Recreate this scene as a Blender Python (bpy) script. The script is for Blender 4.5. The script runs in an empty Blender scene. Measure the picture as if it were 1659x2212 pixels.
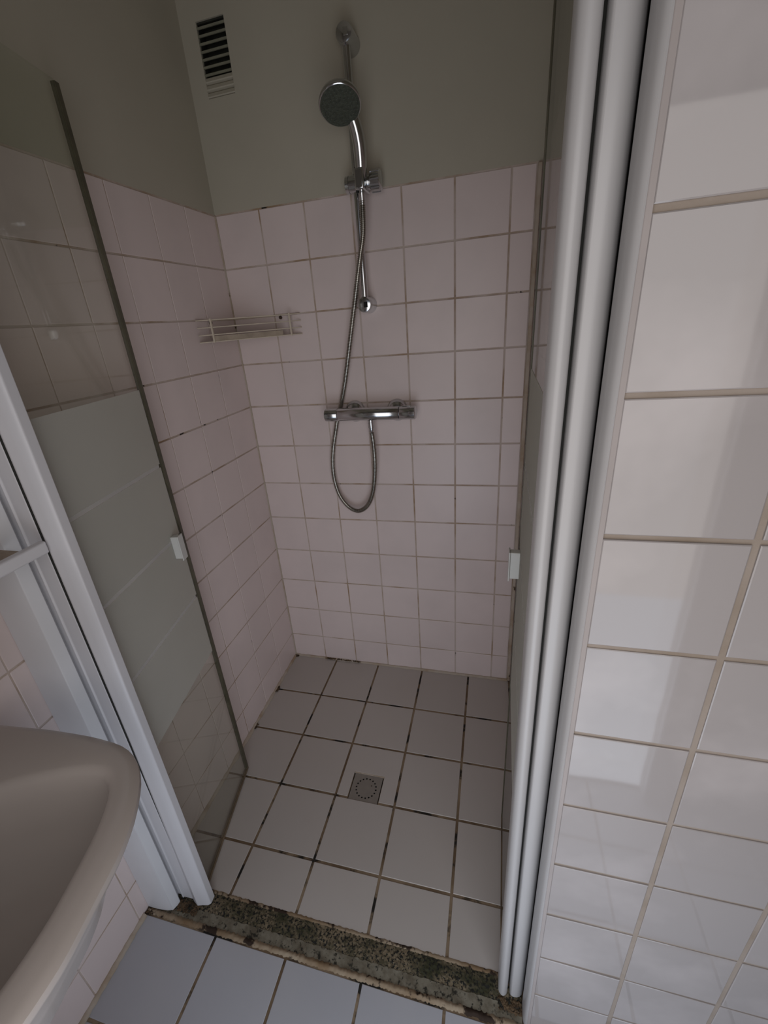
import bpy, bmesh, math, random
from mathutils import Vector, Matrix
random.seed(7)
S = bpy.context.scene
COL = S.collection

# ------------------------------------------------------------------ camera
cam_data = bpy.data.cameras.new('camera')
cam = bpy.data.objects.new('camera', cam_data); COL.objects.link(cam); S.camera = cam
RC = [[0.9646053668904037, 0.2515117208059678, -0.07923597960165152],
      [0.03196801394542971, -0.40979904723452, -0.9116154819714402],
      [-0.26175280753145175, 0.8768161695491479, -0.40333469050715465]]
right, down, fwd = (Vector(r) for r in RC)
M = Matrix.Identity(4)
for i in range(3):
    M[i][0] = right[i]; M[i][1] = -down[i]; M[i][2] = -fwd[i]
M[0][3], M[1][3], M[2][3] = 0.87402, -1.50324, 1.42895
cam.matrix_world = M
cam_data.sensor_fit = 'VERTICAL'; cam_data.sensor_height = 36.0
cam_data.lens = 953.17 / 2212 * 36
cam_data.shift_x = (829.5 - 797.854) / 2212
cam_data.shift_y = (1117.13 - 1106) / 2212
cam_data.clip_start = 0.02

# ------------------------------------------------------------------ world, light, exposure
W = bpy.data.worlds.new('world'); S.world = W; W.use_nodes = True
W.node_tree.nodes['Background'].inputs[0].default_value = (0.75, 0.85, 1.0, 1)
W.node_tree.nodes['Background'].inputs[1].default_value = 0.3

def area_light(name, loc, rot, sx, sy, power, color):
    L = bpy.data.lights.new(name, 'AREA'); L.shape = 'RECTANGLE'; L.size = sx; L.size_y = sy
    L.energy = power; L.color = color
    o = bpy.data.objects.new(name, L); COL.objects.link(o); o.location = loc; o.rotation_euler = rot
    return o
# daylight of the bright hall coming in through the open doorway the picture is taken from
area_light('doorway_daylight_high', (0.9025, -1.655, 1.225), (math.radians(90), 0, 0), 0.925, 1.03, 4.9, (1.0, 0.94, 0.90))
area_light('doorway_daylight_low', (0.9025, -1.655, 0.36), (math.radians(90), 0, 0), 0.925, 0.70, 4.3, (0.80, 0.88, 1.0))

S.view_settings.view_transform = 'Standard'
try: S.view_settings.look = 'None'
except Exception: pass
S.view_settings.exposure = -0.08
S.view_settings.gamma = 1.0
S.view_settings.use_curve_mapping = False

# ------------------------------------------------------------------ materials
def new_mat(name):
    m = bpy.data.materials.new(name); m.use_nodes = True
    nt = m.node_tree; b = nt.nodes['Principled BSDF']
    return m, nt, b
def coords(nt, scale=1.0):
    g = nt.nodes.new('ShaderNodeNewGeometry')
    mp = nt.nodes.new('ShaderNodeMapping'); mp.inputs['Scale'].default_value = (scale,)*3 if not isinstance(scale, tuple) else scale
    nt.links.new(g.outputs['Position'], mp.inputs['Vector'])
    return mp.outputs[0]
def noise(nt, vec, scale, detail=3, rough=0.55):
    n = nt.nodes.new('ShaderNodeTexNoise'); n.inputs['Scale'].default_value = scale
    n.inputs['Detail'].default_value = detail; n.inputs['Roughness'].default_value = rough
    nt.links.new(vec, n.inputs['Vector']); return n.outputs['Fac']
def ramp(nt, fac, stops, interp='LINEAR'):
    r = nt.nodes.new('ShaderNodeValToRGB'); r.color_ramp.interpolation = interp
    e = r.color_ramp.elements
    while len(e) < len(stops): e.new(0.5)
    for el, (p, c) in zip(e, stops): el.position = p; el.color = (*c, 1)
    nt.links.new(fac, r.inputs[0]); return r.outputs[0]
def mix(nt, fac, a, b, mode='MIX'):
    n = nt.nodes.new('ShaderNodeMix'); n.data_type = 'RGBA'; n.blend_type = mode
    for sock, v in ((n.inputs[0], fac), (n.inputs[6], a), (n.inputs[7], b)):
        if hasattr(v, 'node'): nt.links.new(v, sock)
        else: sock.default_value = v if isinstance(v, float) else (*v, 1)
    return n.outputs[2]
def bump(nt, b, height, strength, dist=0.001):
    n = nt.nodes.new('ShaderNodeBump'); n.inputs['Strength'].default_value = strength; n.inputs['Distance'].default_value = dist
    nt.links.new(height, n.inputs['Height']); nt.links.new(n.outputs[0], b.inputs['Normal'])

def simple(name, col, rough=0.4, metal=0.0, spec=0.5, var=0.06, nscale=8, bmp=0.0, bscale=60):
    m, nt, b = new_mat(name)
    v = coords(nt)
    f = noise(nt, v, nscale)
    lo = tuple(c*(1-var) for c in col); hi = tuple(min(1, c*(1+var)) for c in col)
    nt.links.new(ramp(nt, f, [(0.3, lo), (0.7, hi)]), b.inputs['Base Color'])
    b.inputs['Roughness'].default_value = rough; b.inputs['Metallic'].default_value = metal
    b.inputs['Specular IOR Level'].default_value = spec
    if bmp: bump(nt, b, noise(nt, v, bscale), bmp)
    return m

def tile_mat(name, col, rough, dirt, wave=0.12):
    m, nt, b = new_mat(name)
    v = coords(nt)
    oi = nt.nodes.new('ShaderNodeObjectInfo')
    base = ramp(nt, oi.outputs['Random'], [(0.0, tuple(c*0.965 for c in col)), (1.0, tuple(min(1, c*1.02) for c in col))])
    f = noise(nt, v, 5.0, 4)
    st = ramp(nt, f, [(0.45, (0, 0, 0)), (0.95, (0.6, 0.6, 0.6))])
    b_in = mix(nt, st, base, dirt)
    nt.links.new(b_in, b.inputs['Base Color'])
    b.inputs['Roughness'].default_value = rough
    b.inputs['IOR'].default_value = 1.55
    bump(nt, b, noise(nt, v, 14.0, 1), wave, 0.002)
    return m

def grout_mat(name, base, brown, dark, b_lo, b_hi, d_lo, d_hi, scale=7.0):
    m, nt, b = new_mat(name)
    v = coords(nt)
    f1 = noise(nt, v, scale, 5, 0.6)
    c1 = mix(nt, ramp(nt, f1, [(b_lo, (0, 0, 0)), (b_hi, (1, 1, 1))]), base, brown)
    mp2 = nt.nodes.new('ShaderNodeMapping'); mp2.inputs['Location'].default_value = (3.1, 1.7, 5.3)
    nt.links.new(v, mp2.inputs['Vector'])
    f2 = noise(nt, mp2.outputs[0], scale*2.6, 4, 0.6)
    c2 = mix(nt, ramp(nt, f2, [(d_lo, (0, 0, 0)), (d_hi, (1, 1, 1))]), c1, dark)
    nt.links.new(c2, b.inputs['Base Color'])
    b.inputs['Roughness'].default_value = 0.85
    bump(nt, b, noise(nt, v, 400, 2), 0.4, 0.0006)
    return m

MAT = {}
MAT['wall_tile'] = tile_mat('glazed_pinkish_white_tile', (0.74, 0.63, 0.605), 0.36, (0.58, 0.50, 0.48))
MAT['front_tile'] = tile_mat('glossy_white_tile_dimmed', (0.34, 0.31, 0.30), 0.05, (0.62, 0.56, 0.55), 0.05)  # same white tile as the shower, lens falloff put into a darker colour
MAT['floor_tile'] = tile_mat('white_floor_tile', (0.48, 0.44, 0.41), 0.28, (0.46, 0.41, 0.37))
MAT['bath_tile'] = tile_mat('cool_white_floor_tile', (0.44, 0.44, 0.47), 0.25, (0.50, 0.49, 0.50))
MAT['grout'] = grout_mat('shower_grout', (0.56, 0.475, 0.42), (0.34, 0.23, 0.14), (0.02, 0.015, 0.01), 0.44, 0.66, 0.655, 0.69)
MAT['grout_light'] = grout_mat('beige_grout', (0.29, 0.24, 0.20), (0.22, 0.17, 0.125), (0.12, 0.09, 0.06), 0.48, 0.72, 0.72, 0.80)
MAT['grout_floor'] = grout_mat('stained_floor_grout', (0.27, 0.20, 0.13), (0.14, 0.09, 0.05), (0.012, 0.01, 0.007), 0.40, 0.58, 0.52, 0.60, 5.0)
MAT['caulk'] = grout_mat('stained_cream_caulk', (0.47, 0.40, 0.33), (0.36, 0.26, 0.17), (0.07, 0.045, 0.02), 0.46, 0.68, 0.66, 0.72, 9.0)
MAT['caulk_rot'] = grout_mat('rotten_cream_caulk', (0.33, 0.26, 0.18), (0.20, 0.13, 0.07), (0.025, 0.012, 0.005), 0.36, 0.62, 0.53, 0.57, 7.0)
MAT['caulk_pale'] = simple('pale_pinkish_sealant', (0.33, 0.29, 0.275), 0.6)
MAT['plaster'] = simple('grey_green_painted_plaster', (0.46, 0.425, 0.345), 0.75, var=0.04, nscale=3, bmp=0.15, bscale=90)
MAT['rear_paint'] = simple('dull_painted_wall', (0.58, 0.56, 0.54), 0.8, var=0.04)
MAT['profile'] = simple('white_lacquered_profile', (0.64, 0.63, 0.65), 0.3, var=0.03, nscale=4)
MAT['profile_shaded'] = simple('shaded_white_profile', (0.42, 0.405, 0.40), 0.32, var=0.03, nscale=4)  # darker copy of the white profile, shade put into the colour
MAT['jamb'] = simple('white_painted_jamb', (0.70, 0.70, 0.72), 0.35, var=0.03)
MAT['black'] = simple('black_gap_shade_and_clamp', (0.018, 0.018, 0.014), 0.7)  # black as painted shade in the frame gaps, also the clamp plate
MAT['seal'] = simple('olive_rubber_seal', (0.085, 0.075, 0.045), 0.45, var=0.3, nscale=20)
MAT['brown_seal'] = simple('brown_stained_seal', (0.16, 0.115, 0.07), 0.5, var=0.35, nscale=15)
MAT['chrome'] = simple('chrome', (0.58, 0.59, 0.60), 0.14, 1.0, var=0.08, nscale=25)
MAT['hose'] = simple('steel_hose', (0.42, 0.40, 0.36), 0.26, 1.0, var=0.1, nscale=30)
MAT['sprayplate'] = simple('dark_green_spray_plate', (0.055, 0.065, 0.048), 0.5, var=0.35, nscale=180)
MAT['nozzle'] = simple('grey_nozzle', (0.10, 0.12, 0.10), 0.6)
MAT['steel'] = simple('brushed_steel', (0.27, 0.245, 0.215), 0.45, 0.35, var=0.06, nscale=40)
MAT['hole'] = simple('dark_hole', (0.01, 0.009, 0.008), 0.9)
MAT['cream'] = simple('yellowed_cream_wire', (0.62, 0.54, 0.43), 0.45, var=0.08, nscale=30)
MAT['scum_or_shade'] = simple('soap_scum_and_shelf_shade', (0.36, 0.29, 0.22), 0.7, var=0.2, nscale=35)  # scum on the rack, painted shade on the shelf board
MAT['screw'] = simple('rusty_screw', (0.07, 0.04, 0.025), 0.7)
MAT['ceramic'] = simple('white_sanitary_ceramic', (0.47, 0.42, 0.39), 0.22, var=0.02)
MAT['knob'] = simple('white_plastic_knob', (0.60, 0.60, 0.57), 0.4, var=0.03)
MAT['vent_dark'] = simple('duct_painted_shade', (0.03, 0.03, 0.022), 0.9, var=0.3, nscale=40)  # lining coloured near black to paint the shade inside the vent hole
MAT['vent_paint'] = simple('vent_slat_paint', (0.21, 0.205, 0.15), 0.8, var=0.15, nscale=25)
MAT['rust'] = grout_mat('brown_mouldy_residue', (0.13, 0.08, 0.04), (0.06, 0.035, 0.015), (0.012, 0.01, 0.005), 0.35, 0.6, 0.5, 0.6, 40.0)

def terrazzo():
    m, nt, b = new_mat('mouldy_terrazzo_threshold')
    v = coords(nt)
    vo = nt.nodes.new('ShaderNodeTexVoronoi'); vo.inputs['Scale'].default_value = 210
    nt.links.new(v, vo.inputs['Vector'])
    chips = ramp(nt, vo.outputs['Color'], [(0.0, (0.055, 0.042, 0.023)), (0.35, (0.135, 0.105, 0.062)), (0.7, (0.23, 0.18, 0.115)), (1.0, (0.09, 0.068, 0.038))])
    f = noise(nt, v, 14, 4, 0.65)
    moss = mix(nt, ramp(nt, f, [(0.42, (0, 0, 0)), (0.62, (1, 1, 1))]), chips, (0.032, 0.032, 0.012))
    f2 = noise(nt, v, 150, 2, 0.6)
    pits = mix(nt, ramp(nt, f2, [(0.52, (0, 0, 0)), (0.58, (1, 1, 1))]), moss, (0.008, 0.008, 0.005))
    nt.links.new(pits, b.inputs['Base Color']); b.inputs['Roughness'].default_value = 0.7
    bump(nt, b, f2, -1.0, 0.002)
    return m
MAT['terrazzo'] = terrazzo()
MAT['cement'] = grout_mat('worn_cement_edge', (0.20, 0.18, 0.135), (0.11, 0.09, 0.06), (0.02, 0.017, 0.01), 0.38, 0.62, 0.54, 0.64, 34.0)

def glass_mat():
    m = bpy.data.materials.new('greenish_clear_glass'); m.use_nodes = True; nt = m.node_tree
    nt.nodes.clear(); out = nt.nodes.new('ShaderNodeOutputMaterial')
    tr = nt.nodes.new('ShaderNodeBsdfTransparent'); gl = nt.nodes.new('ShaderNodeBsdfGlossy'); fr = nt.nodes.new('ShaderNodeFresnel'); mx = nt.nodes.new('ShaderNodeMixShader')
    v = coords(nt); f = noise(nt, v, 3)
    nt.links.new(ramp(nt, f, [(0.3, (0.945, 0.955, 0.93)), (0.7, (0.955, 0.965, 0.94))]), tr.inputs[0])
    gl.inputs['Roughness'].default_value = 0.03; gg = nt.nodes.new('ShaderNodeNewGeometry'); mr = nt.nodes.new('ShaderNodeMapRange')
    mr.inputs[3].default_value = 1.45; mr.inputs[4].default_value = 1/1.45   # same reflectance on both faces of the pane
    nt.links.new(gg.outputs['Backfacing'], mr.inputs[0]); nt.links.new(mr.outputs[0], fr.inputs[0])
    nt.links.new(fr.outputs[0], mx.inputs[0]); nt.links.new(tr.outputs[0], mx.inputs[1]); nt.links.new(gl.outputs[0], mx.inputs[2])
    nt.links.new(mx.outputs[0], out.inputs[0]); return m
def frost_mat():
    m = bpy.data.materials.new('satin_frosted_glass'); m.use_nodes = True; nt = m.node_tree
    nt.nodes.clear(); out = nt.nodes.new('ShaderNodeOutputMaterial')
    d = nt.nodes.new('ShaderNodeBsdfDiffuse'); t = nt.nodes.new('ShaderNodeBsdfTranslucent'); mx = nt.nodes.new('ShaderNodeMixShader')
    v = coords(nt); f = noise(nt, v, 4)
    c = ramp(nt, f, [(0.3, (0.88, 0.875, 0.835)), (0.7, (0.91, 0.905, 0.865))])
    nt.links.new(c, d.inputs[0]); nt.links.new(c, t.inputs[0]); mx.inputs[0].default_value = 0.72
    nt.links.new(d.outputs[0], mx.inputs[1]); nt.links.new(t.outputs[0], mx.inputs[2]); nt.links.new(mx.outputs[0], out.inputs[0]); return m
def stripe_mat():
    m = bpy.data.materials.new('stripe_painted_lit'); m.use_nodes = True; nt = m.node_tree  # pale coat paints the bright wall seen through the clear stripes
    nt.nodes.clear(); out = nt.nodes.new('ShaderNodeOutputMaterial')
    d = nt.nodes.new('ShaderNodeBsdfDiffuse'); t = nt.nodes.new('ShaderNodeBsdfTransparent'); mx = nt.nodes.new('ShaderNodeMixShader')
    nt.links.new(ramp(nt, noise(nt, coords(nt), 6), [(0.3, (0.62, 0.60, 0.58)), (0.7, (0.68, 0.66, 0.63))]), d.inputs[0]); mx.inputs[0].default_value = 0.40
    nt.links.new(d.outputs[0], mx.inputs[1]); nt.links.new(t.outputs[0], mx.inputs[2]); nt.links.new(mx.outputs[0], out.inputs[0]); return m
MAT['stripe'] = stripe_mat()
MAT['glass'] = glass_mat(); MAT['frost'] = frost_mat()

# ------------------------------------------------------------------ helpers
def add_box(bm, lo, hi):
    x0, y0, z0 = lo; x1, y1, z1 = hi
    v = [bm.verts.new(p) for p in ((x0,y0,z0),(x1,y0,z0),(x1,y1,z0),(x0,y1,z0),(x0,y0,z1),(x1,y0,z1),(x1,y1,z1),(x0,y1,z1))]
    for f in ((3,2,1,0),(4,5,6,7),(0,1,5,4),(1,2,6,5),(2,3,7,6),(3,0,4,7)): bm.faces.new([v[i] for i in f])
def add_prism(bm, poly, z0, z1, top=None):
    top = top or poly; n = len(poly)
    a = [bm.verts.new((p[0], p[1], z0)) for p in poly]; b = [bm.verts.new((p[0], p[1], z1)) for p in top]
    bm.faces.new(a[::-1]); bm.faces.new(b)
    for i in range(n): bm.faces.new((a[i], a[(i+1) % n], b[(i+1) % n], b[i]))
def sweep(bm, pts, section, closed_ends=True, up=Vector((0,0,1)), radii=None):
    """sweep a 2D section (list of (u,v)) along points"""
    pts = [Vector(p) for p in pts]; rings = []
    prev = None
    for i, p in enumerate(pts):
        t = (pts[min(i+1, len(pts)-1)] - pts[max(i-1, 0)]).normalized()
        if prev is None:
            ref = up if abs(t.dot(up)) < 0.95 else Vector((1,0,0))
            u = ref.cross(t).normalized()
        else:
            u = (prev - t*prev.dot(t)).normalized()
        prev = u; w = t.cross(u)
        k = radii[i] if radii else 1.0
        rings.append([bm.verts.new(p + u*a*k + w*b*k) for a, b in section])
    n = len(section)
    for r0, r1 in zip(rings, rings[1:]):
        for j in range(n): bm.faces.new((r0[j], r0[(j+1) % n], r1[(j+1) % n], r1[j]))
    if closed_ends:
        bm.faces.new(rings[0][::-1]); bm.faces.new(rings[-1])
def circle(r, n=16): return [(r*math.cos(2*math.pi*i/n), r*math.sin(2*math.pi*i/n)) for i in range(n)]
def add_tube(bm, pts, r, n=12, radii=None): sweep(bm, pts, circle(r, n), radii=radii)
def add_lathe(bm, prof, axis0, axisdir, n=32):
    """prof: list of (distance along the axis, radius)"""
    a0 = Vector(axis0); d = Vector(axisdir).normalized()
    ref = Vector((0,0,1)) if abs(d.z) < 0.9 else Vector((1,0,0))
    u = ref.cross(d).normalized(); w = d.cross(u); rings = []
    for t, r in prof:
        rings.append([bm.verts.new(a0 + d*t + (u*math.cos(2*math.pi*i/n) + w*math.sin(2*math.pi*i/n))*max(r, 1e-5)) for i in range(n)])
    for r0, r1 in zip(rings, rings[1:]):
        for j in range(n): bm.faces.new((r0[j], r0[(j+1) % n], r1[(j+1) % n], r1[j]))
    bm.faces.new(rings[0][::-1]); bm.faces.new(rings[-1])
def obj(name, bm, mat, parent=None, smooth=False, bevel=0.0, kind=None, label=None):
    bmesh.ops.recalc_face_normals(bm, faces=bm.faces)
    me = bpy.data.meshes.new(name); bm.to_mesh(me); bm.free()
    me.materials.append(MAT[mat])
    if smooth: me.shade_smooth(); 
    o = bpy.data.objects.new(name, me); COL.objects.link(o)
    if parent is not None:
        o.parent = parent
        o.matrix_parent_inverse = root_world(parent).inverted()
    if bevel:
        md = o.modifiers.new('bevel', 'BEVEL'); md.width = bevel; md.segments = 3; md.limit_method = 'ANGLE'; md.angle_limit = math.radians(35)
        me.shade_smooth()
        try: me.set_sharp_from_angle(angle=math.radians(40))
        except Exception: pass
    elif smooth:
        try: me.set_sharp_from_angle(angle=math.radians(45))
        except Exception: pass
    if kind: o['kind'] = kind
    if label: o['label'] = label
    return o
def root_world(o):
    m = o.matrix_basis.copy()
    if o.parent is not None: m = root_world(o.parent) @ o.matrix_parent_inverse @ m
    return m
def thing(name, label, cat, loc, group=None):
    o = bpy.data.objects.new(name, None); COL.objects.link(o); o.location = loc; o.empty_display_size = 0.05
    o['label'] = label; o['category'] = cat
    if group: o['group'] = group
    return o
def BM(): return bmesh.new()

# tiles: one object per tile, mesh data shared by size
TM = {}
def tile_mesh(w, h, mat, th=0.006, ch=0.0011):
    key = (round(w, 4), round(h, 4), mat)
    if key in TM: return TM[key]
    bm = BM()
    lo = [(-w/2,-h/2),(w/2,-h/2),(w/2,h/2),(-w/2,h/2)]; c = min(ch, w/4, h/4)
    hi = [(-w/2+c,-h/2+c),(w/2-c,-h/2+c),(w/2-c,h/2-c),(-w/2+c,h/2-c)]
    a = [bm.verts.new((*p, -th)) for p in lo]; b = [bm.verts.new((*p, -c*0.7)) for p in lo]; d = [bm.verts.new((*p, 0)) for p in hi]
    bm.faces.new(a[::-1]); bm.faces.new(d)
    for i in range(4):
        j = (i+1) % 4
        bm.faces.new((a[i], a[j], b[j], b[i])); bm.faces.new((b[i], b[j], d[j], d[i]))
    bmesh.ops.recalc_face_normals(bm, faces=bm.faces)
    me = bpy.data.meshes.new('tile'); bm.to_mesh(me); bm.free(); me.materials.append(MAT[mat]); TM[key] = me
    return me
def lay_tiles(parent, X, Y, Z, org, us, vs, joint, mat, tilt=0.0012, vjoint=None, skip=None):
    """us / vs: joint centre lines along X / Y; the first and last entries are the field's own edges"""
    X, Y, Z, org = Vector(X), Vector(Y), Vector(Z), Vector(org)
    R3 = Matrix((X, Y, Z)).transposed().to_4x4()
    vj = vjoint or joint
    for i in range(len(us)-1):
        u0 = us[i] + (vj/2 if i else 0.0005); u1 = us[i+1] - (vj/2 if i < len(us)-2 else 0.0005)
        for j in range(len(vs)-1):
            if skip and skip(i, j): continue
            v0 = vs[j] + (joint/2 if j else 0.0005); v1 = vs[j+1] - (joint/2 if j < len(vs)-2 else 0.0005)
            w, h = u1-u0, v1-v0
            if w < 0.006 or h < 0.006: continue
            o = bpy.data.objects.new('tile', tile_mesh(w, h, mat)); COL.objects.link(o)
            o.matrix_world = Matrix.Translation(org + X*(u0+u1)/2 + Y*(v0+v1)/2 + Z*random.uniform(-0.0003, 0.0003)) @ R3 @ \
                Matrix.Rotation(random.gauss(0, tilt), 4, 'X') @ Matrix.Rotation(random.gauss(0, tilt), 4, 'Y')
            o.parent = parent
def struct(name, bm, mat, **k):
    o = obj(name, bm, mat, **k); o['kind'] = 'structure'; return o

# ------------------------------------------------------------------ the room
D = -1.026          # y of the partition's front face
RX = 0.98           # right end of the shower
ROOM_R, ROOM_B, CEIL = 2.05, -1.63, 2.62
TOP = 1.774         # top of the wall tiles
G = 0.0015          # depth of the joints

# back wall (with the hole for the vent left open in the plaster)
VX0, VX1, VZ0, VZ1 = 0.050, 0.1365, 2.055, 2.220
bm = BM(); add_box(bm, (-0.1, G, -0.02), (RX+0.05, 0.12, TOP+0.004)); wall_back = struct('wall_back', bm, 'grout')
bm = BM()
y0 = 0.0008
add_box(bm, (-0.1, y0, TOP+0.004), (RX+0.05, 0.12, VZ0)); add_box(bm, (-0.1, y0, VZ1), (RX+0.05, 0.12, CEIL))
add_box(bm, (-0.1, y0, VZ0), (VX0, 0.12, VZ1)); add_box(bm, (VX1, y0, VZ0), (RX+0.05, 0.12, VZ1)); add_box(bm, (VX0, 0.06, VZ0), (VX1, 0.12, VZ1))
obj('plaster', bm, 'plaster', wall_back)
zrows = [0.004] + [0.124+0.15*k for k in range(12)]
xcols = [0.0] + [0.0035+0.15*i for i in range(1, 7)] + [0.966]
lay_tiles(wall_back, (1,0,0), (0,0,1), (0,-1,0), (0,0,0), xcols, zrows, 0.0048, 'wall_tile')

# left wall, shower and bathroom in one run
bm = BM(); add_box(bm, (-0.12, ROOM_B-0.05, -0.02), (-G, 0.12, TOP+0.004)); wall_left = struct('wall_left', bm, 'grout')
bm = BM(); add_box(bm, (-0.12, ROOM_B-0.05, TOP+0.004), (-0.0008, 0.12, CEIL)); obj('plaster', bm, 'plaster', wall_left)
ycols = sorted([ROOM_B] + [-(0.160+0.15*i) for i in range(0, 12)] + [0.0]); ycols = [y for y in ycols if y >= ROOM_B]
lay_tiles(wall_left, (0,1,0), (0,0,1), (1,0,0), (0,0,0), ycols, zrows, 0.0046, 'wall_tile', vjoint=0.003)

# right wall of the shower
bm = BM(); add_box(bm, (RX+G, -0.9535, -0.02), (RX+0.06, 0.12, TOP+0.004)); wall_right = struct('wall_right', bm, 'grout')
bm = BM(); add_box(bm, (RX+0.0008, -0.9535, TOP+0.004), (RX+0.06, 0.12, CEIL)); obj('plaster', bm, 'plaster', wall_right)
lay_tiles(wall_right, (0,-1,0), (0,0,1), (-1,0,0), (RX,0,0), [0.0, .16, .31, .46, .61, .76, .91, .953], zrows, 0.0046, 'wall_tile')

# partition to the right of the opening, facing the bathroom
bm = BM(); add_box(bm, (0.9890, D+G+0.001, -0.02), (ROOM_R+0.1, D+0.10, CEIL)); wall_front = struct('wall_front', bm, 'grout_light')
frows = [0.0] + [1.195+0.15*k for k in range(-7, 10)] + [CEIL]
fcols = [0.9945, 1.136] + [1.136+0.15*i for i in range(1, 7)] + [ROOM_R]
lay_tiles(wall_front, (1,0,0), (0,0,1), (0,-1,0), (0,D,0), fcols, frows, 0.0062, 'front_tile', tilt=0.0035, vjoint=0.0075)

# bathroom's outer side, rear wall with the open doorway, ceiling
bm = BM(); add_box(bm, (ROOM_R, ROOM_B-0.1, -0.02), (ROOM_R+0.1, D+0.1, CEIL)); struct('wall_side', bm, 'rear_paint')
bm = BM()
DX0, DX1, DZ = 0.44, 1.365, 1.98
add_box(bm, (-0.12, ROOM_B-0.12, -0.02), (DX0, ROOM_B, CEIL)); add_box(bm, (DX1, ROOM_B-0.12, -0.02), (ROOM_R+0.1, ROOM_B, CEIL)); add_box(bm, (DX0, ROOM_B-0.12, DZ), (DX1, ROOM_B, CEIL))
struct('wall_rear', bm, 'rear_paint')
bm = BM(); add_box(bm, (-0.12, ROOM_B-0.12, CEIL), (ROOM_R+0.1, 0.12, CEIL+0.08)); struct('ceiling', bm, 'plaster')
bm = BM()
for x0, x1 in ((DX0-0.06, DX0), (DX1, DX1+0.06)): add_box(bm, (x0, ROOM_B-0.0, 0), (x1, ROOM_B+0.018, DZ+0.05))
add_box(bm, (DX0, ROOM_B, DZ), (DX1, ROOM_B+0.018, DZ+0.05))
struct('door_1', bm, 'jamb', bevel=0.003)

# floor
bm = BM(); wx0, wx1, wy0, wy1 = 0.4515, 0.5545, -0.6262, -0.5275
for lo, hi in (((-0.12, ROOM_B-0.12), (wx0, 0.12)), ((wx1, ROOM_B-0.12), (ROOM_R+0.1, 0.12)), ((wx0, ROOM_B-0.12), (wx1, wy0)), ((wx0, wy1), (wx1, 0.12))):
    add_box(bm, (*lo, -0.08), (*hi, -0.0018))
add_box(bm, (wx0, wy0, -0.08), (wx1, wy1, -0.05))
floor = struct('floor', bm, 'grout_floor')
fx = [0.004] + [0.009+0.2*i for i in range(1, 5)] + [0.974]
fy = sorted([-0.957, -0.82, -0.62, -0.42, -0.22, -0.004])
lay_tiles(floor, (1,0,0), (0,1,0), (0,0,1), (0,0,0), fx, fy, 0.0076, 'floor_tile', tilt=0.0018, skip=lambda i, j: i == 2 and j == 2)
# the drain tile: a tile with a square notch cut out of its front edge
bm = BM(); x0, x1, ya, yb = 0.4128, 0.6052, -0.6162, -0.4238
U = [(x0, ya), (0.4495, ya), (0.4495, -0.5255), (0.556, -0.5255), (0.556, ya), (x1, ya), (x1, yb), (x0, yb)]
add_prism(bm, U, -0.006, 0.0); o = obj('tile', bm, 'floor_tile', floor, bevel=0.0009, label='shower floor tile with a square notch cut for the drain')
bx = [0.004, 0.221, 0.42, 0.616, 0.812, 1.012, 1.212, 1.412, 1.612, 1.812, 2.03]
lay_tiles(floor, (1,0,0), (0,1,0), (0,0,1), (0,0,-0.0005), bx, [-1.74, -1.654, -1.450, -1.246, -1.043], 0.0070, 'bath_tile', tilt=0.0018,
          skip=lambda i, j: False)

# threshold between the posts
def bumpy_strip(name, ya, yb, z_fn, mat, parent, nx=160, ny=10, x0=0.004, x1=0.9795, amp=0.0008, edge=0.0, seed=3, zb=-0.01):
    rnd = random.Random(seed); bm = BM(); g = []
    e0 = [rnd.uniform(-edge, edge) for _ in range(nx+1)]; e1 = [rnd.uniform(-edge, edge) for _ in range(nx+1)]
    for i in range(nx+1):
        x = x0 + (x1-x0)*i/nx; col = []
        for j in range(ny+1):
            t = j/ny; y = (ya+e0[i]) + ((yb+e1[i])-(ya+e0[i]))*t
            col.append(bm.verts.new((x, y, z_fn(t) + (rnd.uniform(-amp, amp)))))
        g.append(col)
    for i in range(nx):
        for j in range(ny): bm.faces.new((g[i][j], g[i+1][j], g[i+1][j+1], g[i][j+1]))
    # skirts down into the floor so the strip is solid
    for j in (0, ny):
        lo = [bm.verts.new((g[i][j].co.x, g[i][j].co.y, zb)) for i in range(nx+1)]
        for i in range(nx): bm.faces.new((g[i][j], g[i+1][j], lo[i+1], lo[i]))
    return obj(name, bm, mat, parent, smooth=True)
thr = bumpy_strip('trim_1', -0.957, -1.005, lambda t: 0.0012*math.sin(math.pi*t), 'terrazzo', None, nx=420, ny=22, amp=0.0009, edge=0.001)
thr['kind'] = 'structure'; thr['label'] = 'mouldy speckled terrazzo threshold of the shower'
bumpy_strip('cement_edge', -1.002, -1.0285, lambda t: 0.0012-0.001*t, 'cement', thr, ny=5, amp=0.0005, edge=0.0015, seed=5)
bumpy_strip('caulk_bead', -1.0265, -1.0400, lambda t: 0.0005+0.0035*math.sin(math.pi*t), 'caulk_rot', thr, nx=260, ny=6, amp=0.0005, edge=0.0018, seed=9)
bumpy_strip('caulk_bead', -0.9515, -0.9595, lambda t: 0.0004+0.0012*math.sin(math.pi*t), 'caulk_rot', thr, nx=200, ny=4, amp=0.0003, edge=0.0012, seed=11)

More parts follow.
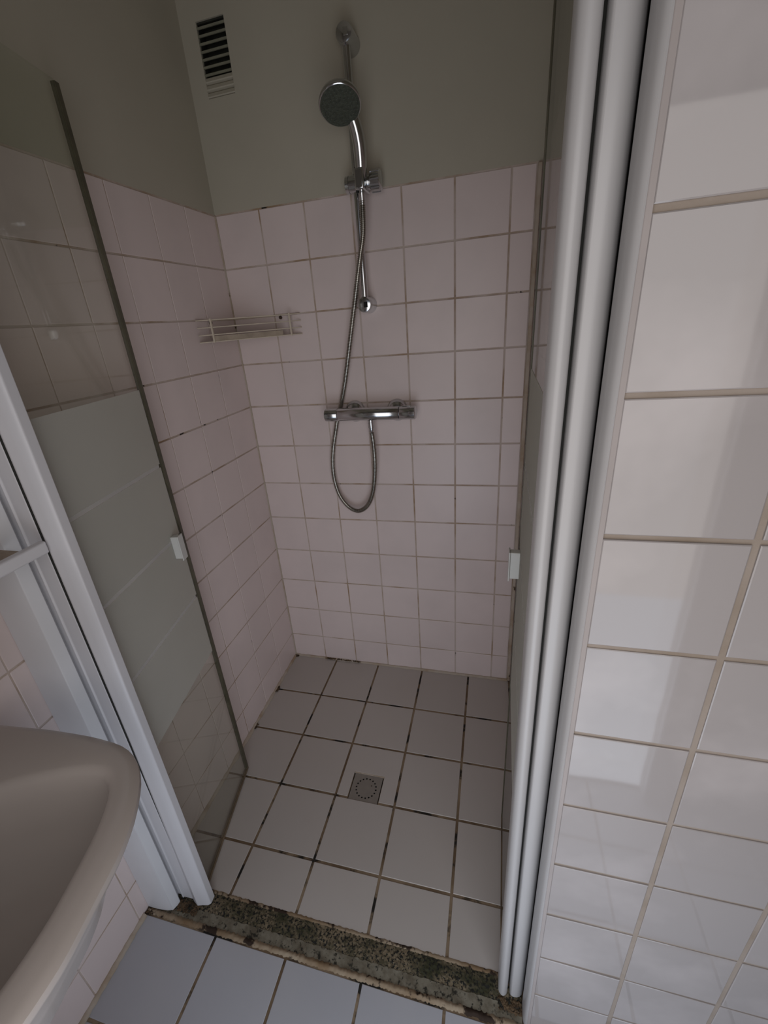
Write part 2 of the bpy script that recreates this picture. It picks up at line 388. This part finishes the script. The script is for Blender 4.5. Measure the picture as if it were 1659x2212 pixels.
# caulk beads in the corners
def bead(name, p0, p1, size, mat='caulk', seed=1, n=60, jitter=0.18):
    rnd = random.Random(seed); bm = BM(); p0, p1 = Vector(p0), Vector(p1)
    pts = [p0.lerp(p1, i/n) for i in range(n+1)]
    sweep(bm, pts, circle(size, 8), radii=[1+rnd.uniform(-jitter, jitter) for _ in pts])
    o = obj(name, bm, mat, smooth=True); o['kind'] = 'structure'; return o
o = bead('trim_2', (0.0, -0.0005, 0.0), (0.97, -0.0005, 0.0), 0.007, seed=2); o['label'] = 'stained caulk bead under the back wall tiles'
o = bead('trim_3', (0.0, -0.01, 0.0), (0.0, -0.95, 0.0), 0.0085, seed=3, jitter=0.3); o['label'] = 'crumbling caulk bead at the foot of the left wall'
o = bead('trim_4', (0.0, 0.0, 0.0), (0.0, 0.0, TOP), 0.0042, seed=4, n=120, jitter=0.1); o['label'] = 'pale caulk in the back left corner'
bm = BM(); add_box(bm, (0.968, -0.010, 0.004), (0.9795, 0.002, TOP)); o = struct('trim_5', bm, 'caulk', bevel=0.003); o['label'] = 'cream corner strip on the right of the back wall'
o = bead('trim_6', (0.0, D-0.02, 0.001), (0.0, ROOM_B, 0.001), 0.009, mat='caulk', seed=6); o['label'] = 'pale caulk between bathroom floor and left wall'
# rounded white bead on the corner of the partition
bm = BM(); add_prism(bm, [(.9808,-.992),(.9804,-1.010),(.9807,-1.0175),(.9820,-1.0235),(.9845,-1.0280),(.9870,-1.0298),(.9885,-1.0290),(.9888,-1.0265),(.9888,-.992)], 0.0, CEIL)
o = struct('trim_7', bm, 'profile_shaded', smooth=True); o['label'] = 'white rounded corner profile beside the glossy tiles'

bm = BM(); add_box(bm, (0.9888, D-0.0012, 0.0), (0.9946, D+0.012, CEIL)); o = struct('trim_8', bm, 'caulk_pale'); o['label'] = 'thin pale sealant line between corner profile and tiles'
bm = BM(); add_box(bm, (0.9850, -0.9918, 0.0), (0.9888, -0.957, CEIL)); o = struct('trim_9', bm, 'black'); o['label'] = 'black strip as painted shade in the gap between shower frame and corner profile'  # black box added as the shade of an open gap
# ------------------------------------------------------------------ brown residue in the corners (part of the threshold)
def lump(parent, c, s, n, seed, name='residue'):
    rnd = random.Random(seed); bm = BM()
    for k in range(n):
        m = Matrix.Translation(Vector(c) + Vector((rnd.uniform(-1,1)*s[0], rnd.uniform(-1,1)*s[1], rnd.uniform(0,1)*s[2]))) @ Matrix.Rotation(rnd.uniform(0,6), 4, 'Z')
        rr = rnd.uniform(0.0018, 0.0045)
        bmesh.ops.create_icosphere(bm, subdivisions=1, radius=rr, matrix=m @ Matrix.Diagonal((1.3, 0.9, 0.5, 1)))
    o = obj(name, bm, 'rust', parent); o['kind'] = 'stuff'; return o
lump(thr, (0.105, -1.004, 0.0), (0.035, 0.012, 0.003), 190, 1)
lump(thr, (0.012, -1.030, 0.0), (0.010, 0.010, 0.003), 60, 2)
lump(thr, (0.955, -1.004, 0.0), (0.026, 0.010, 0.003), 150, 3)
lump(thr, (0.965, -0.962, 0.001), (0.012, 0.006, 0.003), 45, 4)
lump(wall_back, (0.008, -0.008, 0.001), (0.010, 0.006, 0.003), 40, 5)
lump(wall_back, (0.24, -0.006, 0.004), (0.085, 0.002, 0.002), 110, 6)
lump(wall_left, (0.008, -0.225, 0.001), (0.006, 0.014, 0.003), 45, 7)
lump(wall_left, (0.008, -0.42, 0.001), (0.005, 0.010, 0.003), 35, 8)

# ------------------------------------------------------------------ shower doors
def door(label, hinge, free, sgn, posts, seeds):
    """hinge/free: plan points; sgn: side on which the opening lies (normal direction)"""
    a, b = Vector((*hinge, 0)), Vector((*free, 0)); L = (b-a).length; u = (b-a)/L; w = Vector((-u.y, u.x, 0))*sgn
    root = thing('shower_door', label, 'shower door', (hinge[0], hinge[1], 0.0), group=None)
    H0, H1 = 0.010, 1.886
    def slab(s0, s1, z0, z1, n0, n1):
        bm = BM(); P = [a+u*s0+w*n0, a+u*s1+w*n0, a+u*s1+w*n1, a+u*s0+w*n1]
        add_prism(bm, [(p.x, p.y) for p in P], z0, z1); return bm
    pane = obj('glass_pane', slab(0.0, L-0.012, H0, H1, -0.003, 0.003), 'glass', root)
    zs = [0.552, 0.753, 0.947, 1.141, 1.326]
    for k in range(4):
        g0 = 0.0 if k == 0 else 0.0045; g1 = 0.0 if k == 3 else 0.0045
        obj('frosted_band', slab(0.0, L-0.020, zs[k]+g0, zs[k+1]-g1, 0.0032, 0.0038), 'frost', pane)
    for k in (1, 2, 3):
        obj('lit_stripe', slab(0.0, L-0.026, zs[k]-0.0042, zs[k]+0.0042, 0.0031, 0.0035), 'stripe', pane)  # clear glass stripe with the brightness behind it put into its colour
    obj('edge_seal', slab(L-0.012, L, H0, H1-0.002, -0.0045, 0.0045), 'seal', root)
    obj('bottom_seal', slab(0.0, L, 0.0015, H0, -0.005, 0.005), 'brown_seal', root, bevel=0.001)
    # pull knob through the glass near the free edge
    ks, kz = L-0.058, 0.93
    kn = obj('knob', slab(ks-0.009, ks+0.009, kz-0.032, kz+0.032, 0.003, 0.0235), 'knob', root, bevel=0.002)
    obj('knob_plate', slab(ks-0.013, ks+0.012, kz-0.036, kz+0.034, 0.0235, 0.0265), 'knob', kn, bevel=0.0012)
    obj('knob_backplate', slab(ks-0.013, ks+0.013, kz-0.034, kz+0.034, -0.007, -0.003), 'knob', kn, bevel=0.001)
    for name, poly, top, mat, z1 in posts:
        bm = BM()
        if top:   # the lower end leans in slightly, straight above 0.62 m
            n = len(poly); lv = [(0.006, poly), (0.62, top), (z1, top)]
            rg = [[bm.verts.new((p[0], p[1], z)) for p in pl] for z, pl in lv]
            bm.faces.new(rg[0][::-1]); bm.faces.new(rg[-1])
            for r0, r1 in zip(rg, rg[1:]):
                for i in range(n): bm.faces.new((r0[i], r0[(i+1) % n], r1[(i+1) % n], r1[i]))
        else: add_prism(bm, poly, 0.006, z1)
        obj(name, bm, mat, root, bevel=0.0016 if mat != 'black' else 0.0)
    return root
PZ = 1.93
left_posts = [
    ('hinge_profile', [(.120,-.990),(.137,-.9975),(.150,-.9935),(.166,-.990),(.172,-.984),(.171,-.966),(.124,-.955)],
                      [(.1315,-.990),(.144,-.9975),(.156,-.9935),(.168,-.990),(.174,-.984),(.173,-.966),(.134,-.955)], 'profile', PZ),
    ('wall_profile', [(.0825,-.9895),(.086,-.9905),(.087,-.987),(.1175,-.986),(.118,-.958),(.0825,-.958)],
                     [(.0825,-.9895),(.086,-.9905),(.087,-.987),(.1180,-.986),(.1185,-.958),(.0825,-.958)], 'profile', PZ),
    ('filler_profile', [(.059,-.985),(.0815,-.983),(.0815,-.958),(.059,-.958)], None, 'profile', PZ),
    ('gap_shade', [(.1178,-.9850),(.1205,-.9850),(.1205,-.952),(.1178,-.952)], [(.1183,-.9850),(.1235,-.9850),(.1235,-.952),(.1183,-.952)], 'black', PZ),  # black lining painted as shade over the lit side of the gap
    ('gap_shade', [(.114,-.962),(.127,-.962),(.127,-.950),(.114,-.950)], [(.114,-.962),(.136,-.962),(.136,-.950),(.114,-.950)], 'black', PZ),
]
def rounded(x0, x1, yf, yb, dep, n=10, skew=0.0):
    """plan of a profile with a convex front between x0 and x1"""
    pts = []
    for i in range(n+1):
        t = i/n; x = x0 + (x1-x0)*t
        pts.append((x, yf - dep*math.sin(math.pi*t)**0.7 + skew*t))
    return pts + [(x1, yb), (x0, yb)]
right_posts = [
    ('hinge_profile', rounded(.9287, .9487, -.984, -.955, .009), None, 'profile_shaded', PZ+0.2),
    ('wall_profile', [(.9538,-.955),(.9538,-.984),(.9555,-.9878),(.9620,-.9895),(.9690,-.9888),(.9755,-.9860),(.9808,-.9805),(.9838,-.972),(.9845,-.955)], None, 'profile_shaded', PZ+0.2),
    ('gap_shade', [(.9488,-.968),(.9537,-.968),(.9537,-.955),(.9488,-.955)], None, 'black', PZ+0.2),  # black strip painted as shade between the two profiles
]
door_left = door('left glass shower door folded inwards, frosted bands, beside the washbasin', (0.137, -0.972), (0.064, -0.590), -1, left_posts, 1)
door_right = door('right glass shower door seen edge-on beside the glossy tiled partition', (0.938, -0.968), (0.9445, -0.578), 1, right_posts, 2)
# white painted jamb against the left wall
bm = BM()
add_prism(bm, [(0.0,-1.028),(.030,-1.0275),(.060,-1.0245),(.0745,-1.0205),(.0800,-1.008),(.0815,-.998),(.070,-.990),(.0585,-.976),(0.0,-.960)], 0.004, 1.96)
o = struct('door_2', bm, 'jamb', bevel=0.0015); o['label'] = 'white painted jamb between the left wall and the shower frame'

# ------------------------------------------------------------------ ledge above the basin
root = thing('wall_shelf', 'white narrow shelf with a thick front edge above the washbasin on the left wall', 'shelf', (0.0, -1.3, 1.12))
bm = BM(); add_box(bm, (0.0, -1.59, 1.122), (0.138, -1.0305, 1.128)); obj('shelf_board', bm, 'scum_or_shade', root)  # white board, the shade on its top put into the brown colour
bm = BM(); add_box(bm, (0.138, -1.61, 1.113), (0.152, -1.003, 1.135)); obj('front_edge', bm, 'profile', root, bevel=0.003)
for yy in (-1.15, -1.5):
    bm = BM(); add_box(bm, (0.0, yy-0.012, 1.106), (0.10, yy+0.012, 1.122)); obj('bracket', bm, 'profile', root, bevel=0.002)

# ------------------------------------------------------------------ washbasin
root = thing('washbasin', 'white ceramic washbasin on the left wall in the near foreground', 'washbasin', (0.0, -1.378, 0.70))
YM = -1.400
def mirror_loop(half):
    """half: plan points from the wall's far end to the middle; the near half mirrors it, a little shorter"""
    return half + [(x, YM - (y-YM)*0.82) for x, y in half[::-1]]
O_ = mirror_loop([(.0012,-1.150),(.0735,-1.1426),(.1755,-1.1329),(.2612,-1.1305),(.3215,-1.1345),(.3600,-1.1475),(.3936,-1.1773),(.422,-1.2212),(.4403,-1.2689),(.4523,-1.3298),(.461,-1.372)])
I_ = mirror_loop([(.110,-1.330),(.140,-1.275),(.205,-1.225),(.270,-1.194),(.318,-1.180),(.341,-1.182),(.362,-1.203),(.386,-1.252),(.400,-1.304),(.410,-1.347),(.413,-1.380)])
CX, CY = .235, -1.39
def radial(loop, ang):
    """distance from the basin's centre to the loop along a direction"""
    d = Vector((math.cos(ang), math.sin(ang))); best = 0
    for (x0, y0), (x1, y1) in zip(loop, loop[1:]+loop[:1]):
        ax, ay, bx_, by_ = x0-CX, y0-CY, x1-x0, y1-y0
        den = d.x*by_ - d.y*bx_
        if abs(den) < 1e-12: continue
        t = (ax*by_ - ay*bx_)/den; q = (ax*d.y - ay*d.x)/den
        if t > 0 and -1e-6 <= q <= 1+1e-6: best = max(best, t)
    return best
NA = 96
RO = [radial(O_, 2*math.pi*i/NA) for i in range(NA)]; RI = [radial(I_, 2*math.pi*i/NA) for i in range(NA)]
def soft(R, k=2):
    for _ in range(k): R = [(R[i-1]+2*R[i]+R[(i+1) % len(R)])/4 for i in range(len(R))]
    return R
RO, RI = soft(RO, 1), soft(RI, 2)
def ring(f, z):
    out = []
    for i in range(NA):
        a = 2*math.pi*i/NA; r = f(RO[i], RI[i]); out.append(Vector((max(CX+r*math.cos(a), 0.0012), CY+r*math.sin(a), z)))
    return out
rings = [ring(lambda o, n: o*.45, .66), ring(lambda o, n: o*.66, .69), ring(lambda o, n: o*.76, .745), ring(lambda o, n: o*.87, .795),
    ring(lambda o, n: o*.945, .820), ring(lambda o, n: o*.985, .829), ring(lambda o, n: o, .838), ring(lambda o, n: o*.998, .845), ring(lambda o, n: o-.006, .8490),
    ring(lambda o, n: o-.014, .8505), ring(lambda o, n: n+.012, .8500), ring(lambda o, n: n+.003, .8470), ring(lambda o, n: n-.003, .838),
    ring(lambda o, n: n-.008, .81), ring(lambda o, n: n*.90, .755), ring(lambda o, n: n*.78, .715), ring(lambda o, n: n*.5, .695),
    ring(lambda o, n: .024+0*n, .688)]
bm = BM(); R_ = [[bm.verts.new(p) for p in r] for r in rings]
for r0, r1 in zip(R_, R_[1:]):
    for j in range(NA): bm.faces.new((r0[j], r0[(j+1) % NA], r1[(j+1) % NA], r1[j]))
bm.faces.new(R_[0][::-1]); bm.faces.new(R_[-1])
bas = obj('bowl', bm, 'ceramic', root, smooth=True)
bm = BM(); add_lathe(bm, [(0, .021), (.004, .021), (.005, .018), (.004, .012)], (CX, CY, .6875), (0, 0, 1), 24); obj('waste', bm, 'chrome', root, smooth=True)
bm = BM(); add_tube(bm, [(CX, CY, .665), (CX, CY, .53), (.22, CY, .50), (.18, CY, .48), (.06, CY, .48), (0.002, CY, .48)], .017, 14); obj('siphon', bm, 'chrome', root, smooth=True)
bm = BM(); add_lathe(bm, [(0, .024), (.02, .022), (.07, .020), (.085, .016)], (.055, CY, .851), (0, 0, 1), 20)
tap = obj('tap', bm, 'chrome', root, smooth=True)
bm = BM(); add_tube(bm, [(.055, CY, .905), (.10, CY, .925), (.15, CY, .92), (.165, CY, .905)], .010, 12); obj('spout', bm, 'chrome', tap, smooth=True)

# ------------------------------------------------------------------ mixer
MX, MY, MZ, MR = 0.4745, -0.060, 1.147, 0.0215
root = thing('shower_mixer', 'chrome bar thermostatic shower mixer on the back wall', 'mixer', (MX, 0.0, MZ))
bm = BM(); add_lathe(bm, [(0, MR-.001), (.001, MR), (.209, MR), (.210, MR-.001)], (0.366, MY, MZ), (1,0,0), 40); obj('body', bm, 'chrome', root, smooth=True)
bm = BM(); add_lathe(bm, [(0, MR-.003), (.002, MR), (.044, MR), (.0455, MR-.001), (.048, MR-.0035)], (0.3180, MY, MZ), (1,0,0), 40); k1 = obj('flow_knob', bm, 'chrome', root, smooth=True)
bm = BM(); add_lathe(bm, [(0, MR-.0035), (.0025, MR-.001), (.004, MR+.0003), (.0525, MR+.0003), (.0555, MR-.003)], (0.5765, MY, MZ), (1,0,0), 40); k2 = obj('temperature_knob', bm, 'chrome', root, smooth=True)
bm = BM(); add_box(bm, (0.588, MY-0.005, MZ+MR-0.002), (0.616, MY+0.005, MZ+MR+0.002)); obj('stop_button', bm, 'chrome', k2, bevel=0.0015)
for x in (0.4095, 0.5595):
    bm = BM(); add_lathe(bm, [(0, .0365), (.006, .0365), (.015, .033), (.024, .025), (.027, .015), (.05, .0135)], (x, 0.0, MZ), (0,-1,0), 36)
    obj('wall_flange', bm, 'chrome', root, smooth=True)
bm = BM(); add_lathe(bm, [(0, .011), (.006, .011), (.007, .0095), (.012, .0095)], (0.4775, MY, MZ-MR+.002), (0,0,-1), 20); obj('outlet', bm, 'chrome', root, smooth=True)

# ------------------------------------------------------------------ rail, slider
root = thing('shower_rail', 'vertical chrome slide rail with wall brackets on the back wall', 'shower rail', (0.487, 0.0, 1.478))
bm = BM(); add_tube(bm, [(0.487, -0.05, 1.47), (0.487, -0.05, 2.10)], 0.0102, 20); obj('rail', bm, 'chrome', root, smooth=True)
for z, dz in ((1.478, 0), (2.090, 0)):
    bm = BM(); add_lathe(bm, [(0, .0245), (.004, .0245), (.008, .0235), (.040, .0228), (.062, .0220), (.067, .0200), (.069, .014)], (0.487, 0.0, z), (0,-1,0), 32)
    br = obj('wall_bracket', bm, 'chrome', root, smooth=True)
    bm = BM(); add_box(bm, (0.4865, -0.0695, z-0.008), (0.4985, -0.0675, z+0.008)); obj('bracket_cap', bm, 'hole' if z < 2 else 'chrome', br, bevel=0.0008)
SZ = 1.783
bm = BM(); add_lathe(bm, [(0, .014), (.003, .021), (.012, .0215), (.0125, .0195), (.014, .0195), (.0145, .0225), (.042, .0225), (.044, .018)], (0.455, -0.05, SZ), (1,0,0), 32)
sl = obj('slider', bm, 'chrome', root, smooth=True, bevel=0)
bm = BM(); add_box(bm, (0.4965, -0.107, SZ-.026), (0.5215, -0.034, SZ+.022)); obj('holder_cradle', bm, 'chrome', sl, bevel=0.004)
bm = BM(); add_box(bm, (0.4945, -0.090, SZ-.029), (0.4990, -0.034, SZ+.028)); obj('clamp_plate', bm, 'black', sl, bevel=0.001)
bm = BM(); prof = [(0, .015), (.004, .019), (.010, .0185), (.012, .0255), (.037, .0260), (.041, .021)]
add_lathe(bm, prof, (0.5175, -0.05, SZ), (1,0,0), 32); kb = obj('clamp_knob', bm, 'chrome', sl, smooth=True)
bm = BM()
for k in range(8):
    a = 2*math.pi*k/8; add_tube(bm, [(0.5315, -0.05+.0250*math.cos(a), SZ+.0250*math.sin(a)), (0.556, -0.05+.0250*math.cos(a), SZ+.0250*math.sin(a))], .0028, 6)
obj('knob_grip', bm, 'chrome', kb, smooth=True)

# ------------------------------------------------------------------ hand shower
root = thing('hand_shower', 'chrome hand shower with a round dark spray plate in the rail holder', 'hand shower', (0.510, -0.085, 1.75))
hp = [Vector(p) for p in ((.5095,-.083,1.785), (.5115,-.086,1.80), (.5145,-.093,1.83), (.5150,-.104,1.865), (.5095,-.119,1.90), (.499,-.137,1.925))]
# smooth the handle's line
def catmull(pts, k=8):
    pts = [Vector(p) for p in pts]; P = [pts[0]*2-pts[1]] + pts + [pts[-1]*2-pts[-2]]; out = []
    for i in range(1, len(P)-2):
        for j in range(k):
            t = j/k; p0, p1, p2, p3 = P[i-1:i+3]
            out.append(0.5*((2*p1)+(p2-p0)*t+(2*p0-5*p1+4*p2-p3)*t*t+(3*p1-p0-3*p2+p3)*t**3))
    return out + [pts[-1]]
hs = catmull(hp); n_ = len(hs)
bm = BM(); add_tube(bm, hs, 0.0150, 20, radii=[0.78+0.34*math.sin(math.pi*min(1, (i/(n_-1))*0.75+.12)) for i in range(n_)])
obj('handle', bm, 'chrome', root, smooth=True)
hc = Vector((0.4915, -0.166, 1.9185)); hn = Vector((0.12, -0.50, -0.84)).normalized()
bm = BM(); add_lathe(bm, [(-.030, .016), (-.026, .030), (-.018, .043), (-.008, .0505), (0, .0525), (.004, .0518), (.006, .049)], hc, hn, 48)
head = obj('shower_head', bm, 'chrome', root, smooth=True)
bm = BM(); add_lathe(bm, [(.0050, .0492), (.0068, .0485), (.0075, .039), (.0078, .001)], hc, hn, 48); sp = obj('spray_plate', bm, 'sprayplate', head, smooth=True)
bm = BM(); hu = Vector((0,0,1)).cross(hn).normalized(); hw = hn.cross(hu)
for ring_r, cnt in ((.012, 8), (.020, 13), (.028, 18), (.036, 24), (.042, 30)):
    for k in range(cnt):
        a = 2*math.pi*k/cnt; c = hc + hn*.0070 + (hu*math.cos(a)+hw*math.sin(a))*ring_r
        add_lathe(bm, [(0, .0013), (.002, .0010)], c, hn, 6)
o = obj('nozzles', bm, 'nozzle', sp); o['kind'] = 'stuff'

# ------------------------------------------------------------------ hose
path = [(.5090,-.082,1.750), (.5035,-.078,1.664), (.4895,-.074,1.609), (.4740,-.070,1.551), (.4510,-.055,1.472), (.4260,-.045,1.380), (.3900,-.030,1.251), (.3620,-.0165,1.172),
        (.3480,-.0155,1.137), (.3336,-.018,1.084), (.3160,-.022,1.010), (.3085,-.025,.940), (.3130,-.027,.880), (.3297,-.030,.829), (.360,-.033,.791), (.3980,-.036,.779),
        (.4363,-.040,.807), (.4618,-.045,.865), (.4770,-.051,.955), (.4800,-.056,1.033), (.4777,-.060,1.088)]
hose = thing('shower_hose', 'ribbed metal shower hose hanging in a loop below the mixer', 'hose', (.4775, -.060, 1.1))
cp = catmull(path, 24)
# resample evenly
seg = [0.0]
for p, q in zip(cp, cp[1:]): seg.append(seg[-1] + (q-p).length)
Lh = seg[-1]; pitch = 0.0046; N = int(Lh/pitch)
def at(s):
    import bisect
    i = min(max(bisect.bisect_left(seg, s), 1), len(seg)-1); t = (s-seg[i-1])/max(seg[i]-seg[i-1], 1e-9)
    return cp[i-1].lerp(cp[i], t)
pts, rad = [], []
for k in range(N):
    for f, r in ((0.0, .74), (.24, 1.0), (.58, 1.0), (.80, .74)):
        pts.append(at((k+f)*pitch)); rad.append(r)
bm = BM(); add_tube(bm, pts, .0086, 12, radii=rad); o = obj('hose_body', bm, 'hose', hose, smooth=True)
bm = BM(); add_lathe(bm, [(0, .0105), (.016, .0105), (.017, .0090), (.030, .0085), (.031, .0078)], (.4775, -.060, 1.117), (0, .01, -1), 6*2); obj('hose_nut', bm, 'chrome', hose, smooth=True)
bm = BM(); add_lathe(bm, [(0, .0095), (.022, .0095), (.024, .0082), (.034, .0080)], (.5085, -.082, 1.758), (-.01, .05, -1), 16); obj('hose_cone', bm, 'chrome', hose, smooth=True)

# ------------------------------------------------------------------ corner rack
root = thing('corner_rack', 'cream wire corner rack with a stained tray in the back left corner', 'soap rack', (0.0, 0.0, 1.41))
A, B = Vector((0.004, -0.230, 0)), Vector((0.248, -0.004, 0))
for z in (1.411, 1.431, 1.452, 1.473):
    bm = BM(); add_tube(bm, [A+Vector((0,0,z)), B+Vector((0,0,z))], .0017, 8); obj('wire', bm, 'cream', root, smooth=True)
for t in (0.128, 0.885):
    p = A.lerp(B, t) + Vector((.001, -.001, 0)); bm = BM(); add_box(bm, (p.x-.0026, p.y-.0026, 1.408), (p.x+.0026, p.y+.0026, 1.477)); obj('upright', bm, 'cream', root, bevel=.0006)
for z in (1.411, 1.473):
    bm = BM(); add_tube(bm, [(0.004, -0.230, z), (0.004, -0.004, z)], .0016, 8); obj('side_wire', bm, 'cream', root, smooth=True)
    bm = BM(); add_tube(bm, [(0.004, -0.004, z), (0.248, -0.004, z)], .0016, 8); obj('side_wire', bm, 'cream', root, smooth=True)
bm = BM(); add_prism(bm, [(0.003, -0.003), (0.003, -0.226), (0.246, -0.003)], 1.4095, 1.4125); obj('tray', bm, 'scum_or_shade', root)
bm = BM(); q0, q1 = A.lerp(B, .14), A.lerp(B, .80); add_prism(bm, [(q0.x, q0.y), (q1.x, q1.y), (q1.x-.002, q1.y+.002), (q0.x-.002, q0.y+.002)], 1.412, 1.427); obj('scum_film', bm, 'scum_or_shade', root)
for px_, n_ in (((0.0, -0.150, 1.466), (1,0,0)), ((0.176, 0.0, 1.466), (0,-1,0))):
    bm = BM(); add_lathe(bm, [(0, .0055), (.004, .0055), (.007, .003)], px_, n_, 14); obj('screw', bm, 'screw', root, smooth=True)

# ------------------------------------------------------------------ vent
root = thing('air_vent', 'old louvred air vent painted over, high on the back wall by the corner', 'vent', (VX0, 0.0, VZ0))
bm = BM(); add_box(bm, (VX0, 0.040, VZ0), (VX1, 0.05, VZ1)); add_box(bm, (VX0, 0.006, VZ1-.004), (VX1, 0.05, VZ1)); add_box(bm, (VX0, 0.008, VZ0), (VX0+.002, 0.05, VZ1)); add_box(bm, (VX1-.002, 0.004, VZ0), (VX1, 0.05, VZ1)); obj('backing', bm, 'vent_dark', root)
n = 10; p = (VZ1-VZ0)/n
for k in range(n):
    zc = VZ0 + p*(k+0.5); closed = k < 3
    bm = BM()
    if closed: prof = [(0.009, -p*.48), (0.0018, -p*.34), (0.0002, -p*.2), (0.004, p*.30), (0.009, p*.5), (0.014, p*.5), (0.012, -p*.48)]
    else: prof = [(0.0006, -p*.50), (0.0, -p*.22), (0.020, p*.40), (0.024, p*.36), (0.004, -p*.5)]
    a_ = [bm.verts.new((VX0, y, zc+z)) for y, z in prof]; b_ = [bm.verts.new((VX1, y, zc+z)) for y, z in prof]
    bm.faces.new(a_); bm.faces.new(b_[::-1])
    for i in range(len(prof)): bm.faces.new((a_[i], a_[(i+1) % len(prof)], b_[(i+1) % len(prof)], b_[i]))
    obj('slat', bm, 'vent_paint' if not closed else 'plaster', root)

# ------------------------------------------------------------------ floor drain
root = thing('floor_drain', 'square steel drain grate with a ring of holes in the shower floor', 'drain', (0.5028, -0.577, -0.002))
bm = BM(); add_box(bm, (0.4540, -0.6245, -0.0048), (0.5520, -0.5300, -0.0018)); plate = obj('grate', bm, 'steel', root)
bm = BM(); cxy = (0.5035, -0.577)
for k in range(18):
    a = 2*math.pi*k/18; add_lathe(bm, [(-.004, .0031), (.004, .0031)], (cxy[0]+.0335*math.cos(a), cxy[1]+.0335*math.sin(a), -.0033), (0,0,1), 12)
cut = obj('cutter', bm, 'hole')
md = plate.modifiers.new('holes', 'BOOLEAN'); md.object = cut; md.solver = 'EXACT'
bpy.context.view_layer.update()
me = bpy.data.meshes.new_from_object(plate.evaluated_get(bpy.context.evaluated_depsgraph_get()))
plate.modifiers.clear(); plate.data = me; bpy.data.objects.remove(cut)
bm = BM(); add_box(bm, (0.453, -0.6235, -0.030), (0.5525, -0.5295, -0.012)); obj('well', bm, 'hole', root)
bm = BM(); add_box(bm, (0.4505, -0.5300, -0.006), (0.5555, -0.5258, -0.0006)); obj('caulk_edge', bm, 'caulk', root)
bm = BM(); add_lathe(bm, [(0, .0022), (.0015, .0018)], (0.520, -0.566, -.0019), (0,0,1), 10); obj('screw', bm, 'screw', root)
